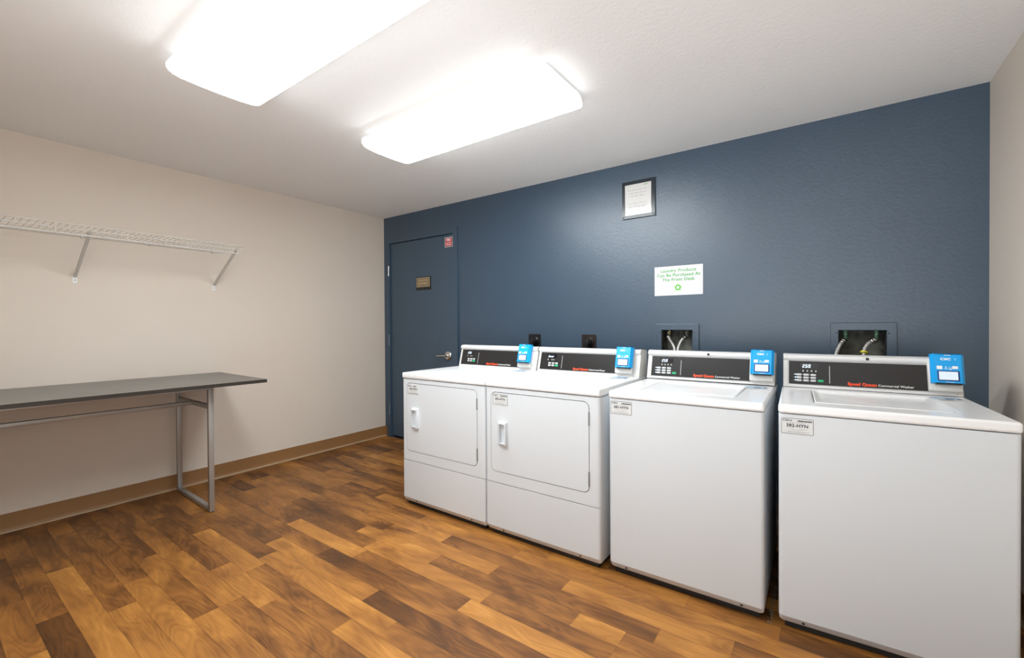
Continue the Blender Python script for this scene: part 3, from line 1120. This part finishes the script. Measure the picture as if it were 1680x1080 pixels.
def hose(pts, label, tape=False):
    p = catmull(pts, 10)
    o0 = Vector(pts[0])
    t = thing('braided_hose', label, 'hose', tuple(o0), 0, 'braided washer hoses')
    bm = bmesh.new()
    tube(bm, [q - o0 for q in p], 0.0088, 12)
    obj('hose_body', bm, M['braid'], t)
    bm = bmesh.new()
    d = (p[3] - p[0]).normalized()
    lathe(bm, [(0.0125, -0.008), (0.0135, -0.006), (0.0135, 0.006), (0.0105, 0.008), (0.0115, 0.010), (0.0115, 0.020), (0.009, 0.022)], (0, 0, 0), d, 12)
    obj('coupling_nut', bm, M['chrome'], t)
    if tape:
        bm = bmesh.new()
        k = min(range(len(p)), key=lambda i: abs(p[i].z - 1.000))
        dd = (p[k + 1] - p[k - 1]).normalized()
        lathe(bm, [(0.0105, -0.006), (0.0165, -0.005), (0.0165, 0.003), (0.0105, 0.005)], p[k] - o0, dd, 12)
        obj('tag', bm, M['yellow'], t)


hose([(2.915, 0.012, 1.066), (2.932, -0.012, 1.048), (2.958, -0.030, 1.015), (2.972, -0.05, 0.975), (2.985, -0.10, 0.85), (3.0, -0.20, 0.60), (3.02, -0.365, 0.50)],
     'grey braided hose hanging from the left valve above the washing machine next to the dryers')
hose([(3.022, 0.012, 1.066), (3.006, -0.012, 1.048), (2.995, -0.030, 1.015), (2.993, -0.05, 0.975), (3.02, -0.10, 0.85), (3.06, -0.20, 0.60), (3.08, -0.362, 0.50)],
     'grey braided hose hanging from the right valve above the washing machine next to the dryers')
hose([(3.847, 0.002, 1.058), (3.832, -0.022, 1.040), (3.818, -0.040, 1.005), (3.812, -0.055, 0.965), (3.83, -0.10, 0.85), (3.86, -0.18, 0.60), (3.87, -0.340, 0.50)],
     'grey braided hose hanging from the left valve above the washing machine by the beige wall')
hose([(3.975, 0.002, 1.062), (3.950, -0.020, 1.048), (3.932, -0.036, 1.015), (3.928, -0.055, 0.965), (3.93, -0.10, 0.85), (3.94, -0.18, 0.60), (3.95, -0.338, 0.50)],
     'grey braided hose with a yellow tag above the washing machine by the beige wall', True)

# ================================================================== dryer outlets and plugs
def outlet(x0, x1, key, label, plabel, pkey):
    cx = (x0 + x1) / 2
    t = thing('dryer_outlet', label, 'outlet', (cx, 0, 1.03), 0, 'square dryer outlets on the blue wall')
    bm = bmesh.new()
    w = (x1 - x0) / 2
    prism(bm, [rrect(-w, w, -0.065, 0.05, 0.004, 3)], XZ, -0.006, 0.0)
    obj('wall_plate', bm, M[key], t, 30)
    bm = bmesh.new()
    lathe(bm, [(0.037, 0.0), (0.037, 0.010), (0.033, 0.013), (0.0, 0.013)], (0.004, -0.006, -0.006), (0, -1, 0), 28)
    obj('socket', bm, M[key], t)
    p = thing('dryer_plug', plabel, 'plug', (cx + 0.004, -0.019, 1.024), 0, 'dryer plugs and cords')
    bm = bmesh.new()
    lathe(bm, [(0.027, 0.0), (0.029, 0.008), (0.027, 0.022), (0.018, 0.032), (0.0, 0.034)], (0, 0, 0), (0, -1, 0), 24)
    box(bm, -0.012, 0.012, -0.040, -0.010, -0.035, 0.018, 0.005, 3)
    obj('plug_body', bm, M[pkey], p)
    bm = bmesh.new()
    tube(bm, catmull([(0, -0.026, -0.025), (0.0, -0.03, -0.08), (0.01, -0.05, -0.2), (0.02, -0.16, -0.42), (0.02, -0.33, -0.55)], 8), 0.008, 10)
    obj('cord', bm, M['rubber'], p)


outlet(1.812, 1.924, 'black', 'square black dryer outlet on the blue wall above the dryer nearest the door',
       'round black plug in the outlet above the dryer nearest the door', 'black')
outlet(2.287, 2.401, 'brown_black', 'square dark brown dryer outlet on the blue wall above the middle dryer',
       'black plug with a bright face in the dark brown outlet', 'black')

# ================================================================== signs on the blue wall and the door
XW = (1, 0, 0)
ZW = (0, 0, 1)


def wallT(x, y, z):
    return frame_mat((x, y, z), XW, ZW)


# framed notice
t = thing('framed_notice', 'dark framed paper notice hung high on the blue wall', 'sign', (2.7215, 0, 2.0135))
w, h = 0.1145, 0.1275
bm = bmesh.new()
prism(bm, [rect(-w, w, -h, h), rect(-w + 0.019, w - 0.025, -h + 0.022, h - 0.022)], XZ, -0.014, 0.0)
obj('frame', bm, M['frame_dark'], t, 0)
bm = bmesh.new()
box(bm, -w + 0.017, w - 0.023, -0.008, -0.001, -h + 0.020, h - 0.020)
pp = obj('paper', bm, M['glass_paper'], t, 0)
rnd = random.Random(8)
T = wallT(0, -0.0084, 0)
for z, a, b in ((0.063, -.072, .072), (0.042, -.062, .055), (0.021, -.052, .05), (-0.028, -.070, .062), (-0.048, -.072, .066), (-0.058, -.072, .052)):
    bm = bmesh.new()
    u = a
    while u < b:
        d = min(rnd.uniform(0.016, 0.036), b - u)
        n = max(2, int(d / 0.0035))
        for i in range(n):
            hh = rnd.choice((0.0045, 0.0045, 0.007))
            quad(bm, T, u + i * d / n, u + (i + 0.62) * d / n, z, z + hh, 0)
        u += d + 0.006
    obj('printed_line', bm, M['grey_print'], pp, 0)
bm = bmesh.new()
quad(bm, T, 0.0385, 0.0445, 0.090, 0.0965, 0)
quad(bm, T, 0.044, 0.066, 0.091, 0.095, 0)
obj('logo', bm, M['sign_green'], pp, 0)
for sx, sz in ((-1, -1), (1, -1), (1, 1), (-1, 1)):
    bm = bmesh.new()
    lathe(bm, [(0.0042, 0), (0.0042, 0.0025), (0.002, 0.0035)], (sx * (w - 0.010), -0.014, sz * (h - 0.011)), (0, -1, 0), 10)
    obj('screw', bm, M['rubber'], t)

# laundry products sign
t = thing('laundry_products_sign', 'white sign with green lettering and a star about buying laundry products', 'sign', (2.982, 0, 1.4385))
bm = bmesh.new()
prism(bm, [rrect(-0.1525, 0.1525, -0.096, 0.096, 0.002, 2)], XZ, -0.004, 0.0)
obj('board', bm, M['sign_white'], t, 0)
bm = bmesh.new()
for s, z in (('Laundry Products', 0.066), ('Can Be Purchased At', 0.0365), ('The Front Desk', 0.007)):
    text_bm(bm, s, 0.0285, wallT(0, -0.0046, z), bold=0.022, xscale=1.04, spacing=1.06)
obj('lettering', bm, M['sign_green'], t, 0)


def star(bm, T, r0, r1, rot=90):
    p = []
    for k in range(10):
        a = R(rot + 36 * k)
        r_ = r0 if k % 2 == 0 else r1
        p.append((r_ * cos(a), r_ * sin(a)))
    return p


T = wallT(-0.0005, -0.0046, -0.0455)
bm = bmesh.new()
prism(bm, [star(bm, T, 0.0285, 0.0150), [(0.011 * cos(R(-90 + 72 * k)), 0.011 * sin(R(-90 + 72 * k))) for k in range(5)]],
      lambda a, b, d: T @ Vector((a, b, d)), 0.0, 0.0002)
st = obj('star', bm, M['lime'], t, 0)
bm = bmesh.new()
for k in range(5):
    a = R(90 + 36 + 72 * k)
    c = Vector((0.0135 * cos(a), 0.0135 * sin(a), 0.0008))
    e1 = Vector((cos(a), sin(a), 0))
    e2 = Vector((-sin(a), cos(a), 0))
    bm.faces.new([bm.verts.new(T @ (c + e1 * i * 0.0042 + e2 * j * 0.0058)) for i, j in ((-1, -0.6), (1, -1), (1, 1), (-1, 0.6))])
obj('star_facets', bm, M['sign_dkgreen'], st, 0)

# room sign on the door
t = thing('room_sign', 'black and bronze room name sign on the blue door', 'sign', (0.588, 0.004, 1.564))
bm = bmesh.new()
prism(bm, [rrect(-0.100, 0.100, -0.064, 0.064, 0.003, 2)], XZ, -0.006, 0.0)
obj('backing', bm, M['black'], t, 0)
bm = bmesh.new()
prism(bm, [rect(-0.090, 0.090, -0.034, 0.054)], XZ, -0.008, -0.005)
pl = obj('name_plate', bm, M['bronze'], t, 0)
bm = bmesh.new()
T = wallT(0, -0.0084, 0)
prism(bm, [rect(-0.090, 0.090, -0.034, 0.054), rect(-0.085, 0.085, -0.029, 0.049)], lambda a, b, d: T @ Vector((a, b, d)), 0.0, 0.0003)
obj('printed_border', bm, M['bronze_light'], pl, 0)
bm = bmesh.new()
text_bm(bm, 'ELEVATOR', 0.031, wallT(0, -0.0084, 0.0265), bold=0.015, xscale=0.86)
text_bm(bm, 'EQUIPMENT', 0.031, wallT(0, -0.0084, -0.0035), bold=0.015, xscale=0.86)
obj('lettering', bm, M['bronze_light'], pl, 0)

# fire sticker on the door
t = thing('fire_door_sticker', 'small red and white fire sticker at the top corner of the door', 'sticker', (0.925, 0.004, 1.9255))
bm = bmesh.new()
prism(bm, [rrect(-0.050, 0.050, -0.046, 0.046, 0.003, 2)], XZ, -0.0008, 0.0)
bs = obj('sticker_base', bm, M['black_print'], t, 0)
bm = bmesh.new()
T = wallT(0, -0.0010, 0)
for k in range(9):
    u = -0.050 + 0.0114 * k
    for v0, v1 in ((0.038, 0.046), (-0.046, -0.038)):
        bm.faces.new([bm.verts.new(T @ Vector((min(max(a, -0.05), 0.05), b, 0))) for a, b in ((u, v0), (u + 0.0062, v0), (u + 0.0102, v1), (u + 0.004, v1))])
for k in range(7):
    v = -0.036 + 0.0114 * k
    for u0, u1 in ((-0.050, -0.041), (0.041, 0.050)):
        bm.faces.new([bm.verts.new(T @ Vector((a, min(b, 0.04), 0))) for a, b in ((u0, v), (u1, v + 0.004), (u1, v + 0.010), (u0, v + 0.006))])
obj('striped_border', bm, M['white_print'], bs, 0)
bm = bmesh.new()
prism(bm, [rrect(-0.040, 0.040, -0.037, 0.037, 0.004, 2)], XZ, -0.0014, -0.0008)
rf = obj('red_field', bm, M['sign_red'], bs, 0)
bm = bmesh.new()
text_bm(bm, 'FIRE', 0.032, wallT(0, -0.0017, 0.019), bold=0.03, xscale=0.95)
obj('sticker_lettering', bm, M['white_print'], t, 0)
bm = bmesh.new()
text_bm(bm, 'DOOR', 0.018, wallT(0, -0.0017, -0.023), bold=0.03, xscale=1.1)
obj('sticker_lettering', bm, M['white_print'], t, 0)
bm = bmesh.new()
T = wallT(0, -0.0017, 0)
for k in range(8):
    a0, a1 = -0.036 + 0.009 * k, -0.036 + 0.009 * (k + 1)
    f_ = lambda u: -0.002 - (u / 0.036) ** 2 * 0.007
    bm.faces.new([bm.verts.new(T @ Vector(q)) for q in ((a0, f_(a0) - 0.003, 0), (a1, f_(a1) - 0.003, 0), (a1, f_(a1) + 0.001, 0), (a0, f_(a0) + 0.001, 0))])
obj('printed_arc', bm, M['white_print'], t, 0)

# ================================================================== wire shelf on the left wall
SZ, SD, SY0, SY1 = 1.7215, 0.40, -3.30, -1.532
t = thing('wire_shelf', 'white wire shelf on diagonal braces along the beige wall', 'shelf', (0, -1.532, SZ))
dy = lambda y: y + 1.532
bm = bmesh.new()
n = int((SY1 - SY0) / 0.0285)
for k in range(n + 1):
    y = dy(SY1 - 0.004 - k * 0.0285)
    tube(bm, [(0.006, y, 0.0022), (SD - 0.003, y, 0.0022), (SD, y, -0.0015), (SD, y, -0.025)], 0.0014, 6)
for x in (0.135, 0.268):
    cyl(bm, (x, dy(SY1), -0.0015), (x, dy(SY0), -0.0015), 0.0022, 8)
obj('wire_deck', bm, M['wire'], t)
for nm, x, z, r_, ye in (('back_rail', 0.007, -0.002, 0.0034, 0.0), ('front_rail', SD, 0.001, 0.0030, 0.006), ('lip_rail', SD, -0.0255, 0.0026, 0.0), ('hang_rail', SD, -0.0535, 0.0042, -0.048)):
    bm = bmesh.new()
    cyl(bm, (x, dy(SY1) + ye, z), (x, dy(SY0), z), r_, 10)
    obj(nm, bm, M['wire'], t)
y = -1.575
while y > SY0:
    bm = bmesh.new()
    tube(bm, [(SD, dy(y), -0.026), (SD + 0.003, dy(y), -0.04), (SD, dy(y), -0.054)], 0.003, 8)
    obj('hang_tie', bm, M['wire'], t)
    y -= 0.30
for y in (-1.580, -2.335, -3.09):
    bm = bmesh.new()
    a = Vector((SD - 0.012, dy(y), -0.030))
    b = Vector((0.006, dy(y) , -0.252))
    d = (b - a).normalized()
    s = Vector((0, 1, 0))
    nn = d.cross(s)
    # folded channel: two flanges and a web
    for off, hw_, th in ((0.0, 0.0075, 0.0013),):
        for su in (-1, 1):
            q = [a + s * su * 0.0068 + nn * 0.006, a + s * su * 0.0068 - nn * 0.006, b + s * su * 0.0068 - nn * 0.006, b + s * su * 0.0068 + nn * 0.006]
            r0 = [bm.verts.new(v - s * 0.0007) for v in q]
            r1 = [bm.verts.new(v + s * 0.0007) for v in q]
            bm.faces.new(r0)
            bm.faces.new(r1[::-1])
            for i in range(4):
                bm.faces.new((r0[i], r0[(i + 1) % 4], r1[(i + 1) % 4], r1[i]))
        q = [a - s * 0.0068 + nn * 0.006, a + s * 0.0068 + nn * 0.006, b + s * 0.0068 + nn * 0.006, b - s * 0.0068 + nn * 0.006]
        r0 = [bm.verts.new(v - nn * 0.0007) for v in q]
        r1 = [bm.verts.new(v + nn * 0.0007) for v in q]
        bm.faces.new(r0)
        bm.faces.new(r1[::-1])
        for i in range(4):
            bm.faces.new((r0[i], r0[(i + 1) % 4], r1[(i + 1) % 4], r1[i]))
    # hook over the lip
    tube(bm, [a, a + Vector((0.010, 0, 0.004)), a + Vector((0.016, 0, 0.012))], 0.0045, 8)
    br = obj('brace', bm, M['wire'], t)
    bm = bmesh.new()
    box(bm, 0.0003, 0.0025, dy(y) - 0.010, dy(y) + 0.010, -0.292, -0.246, 0.0008, 1)
    ft = obj('foot_plate', bm, M['white_print'], br)
    bm = bmesh.new()
    lathe(bm, [(0.0038, 0), (0.0038, 0.0015), (0.0018, 0.003)], (0.0025, dy(y), -0.275), (1, 0, 0), 10)
    obj('screw', bm, M['hinge'], br)
for y in (-1.585, -1.965, -2.30, -2.65, -3.0):
    bm = bmesh.new()
    box(bm, 0.0005, 0.014, dy(y) - 0.006, dy(y) + 0.006, -0.013, 0.006, 0.002, 2)
    obj('wall_clip', bm, M['wire'], t)

# ================================================================== folding table
TB = thing('laundry_table', 'long charcoal topped table on grey steel legs below the wire shelf', 'table', (0.03, -1.556, 0), R(-1.3))
bm = bmesh.new()
TL = 1.76
prism(bm, [rrect(0.0, 0.772, -TL, 0.0, 0.002, 2)], XY, 0.810, 0.789)
me_top = obj('tabletop', bm, [M['laminate'], M['edge']], TB, 0)
for p in me_top.data.polygons:
    if abs(p.normal.z) < 0.5 or p.normal.z < -0.5:
        p.material_index = 1
lx0, lx1 = 0.040, 0.640
for ye in (-0.262, -TL + 0.262 + 0.028):
    for x in (lx0, lx1 - 0.028):
        bm = bmesh.new()
        box(bm, x, x + 0.028, ye - 0.028, ye, 0.003, 0.764, 0.002, 2)
        obj('leg', bm, M['steel'], TB)
        bm = bmesh.new()
        box(bm, x + 0.002, x + 0.026, ye - 0.026, ye - 0.002, 0.0, 0.004)
        obj('foot_pad', bm, M['rubber'], TB)
    bm = bmesh.new()
    box(bm, lx0 + 0.028, lx1 - 0.028, ye - 0.028, ye, 0.003, 0.028, 0.002, 2)
    obj('foot_rail', bm, M['steel'], TB)
    bm = bmesh.new()
    box(bm, lx0 + 0.028, lx1 - 0.028, ye - 0.024, ye - 0.004, 0.640, 0.668, 0.002, 2)
    obj('cross_bar', bm, M['steel'], TB)
for nm, x in (('apron_rail', lx1 - 0.028), ('apron_rail', lx0)):
    bm = bmesh.new()
    box(bm, x, x + 0.028, -TL + 0.262, -0.262, 0.764, 0.789, 0.002, 2)
    obj(nm, bm, M['steel'], TB)
bm = bmesh.new()
box(bm, 0.315, 0.343, -TL + 0.31, -0.286, 0.6385, 0.6635, 0.002, 2)
obj('stretcher', bm, M['steel'], TB)

# ================================================================== lint on the floor in the gap between the two washing machines
bm = bmesh.new()
rnd = random.Random(5)
for i in range(60):
    x = rnd.uniform(3.585, 3.598)
    y = rnd.uniform(-1.03, -0.75)
    r_ = rnd.uniform(0.0015, 0.0045)
    mtx = Matrix.Translation((x, y, r_ * 0.5)) @ Matrix.Rotation(rnd.uniform(0, 3), 4, 'Z') @ Matrix.Diagonal((1, rnd.uniform(0.6, 1.6), 0.55, 1))
    bmesh.ops.create_icosphere(bm, subdivisions=1, radius=r_, matrix=mtx)
ll = obj('lint', bm, M['lint'])
ll['kind'] = 'stuff'
tag(ll, 'grey lint and crumbs on the floor in the gap between the washing machines', 'lint')
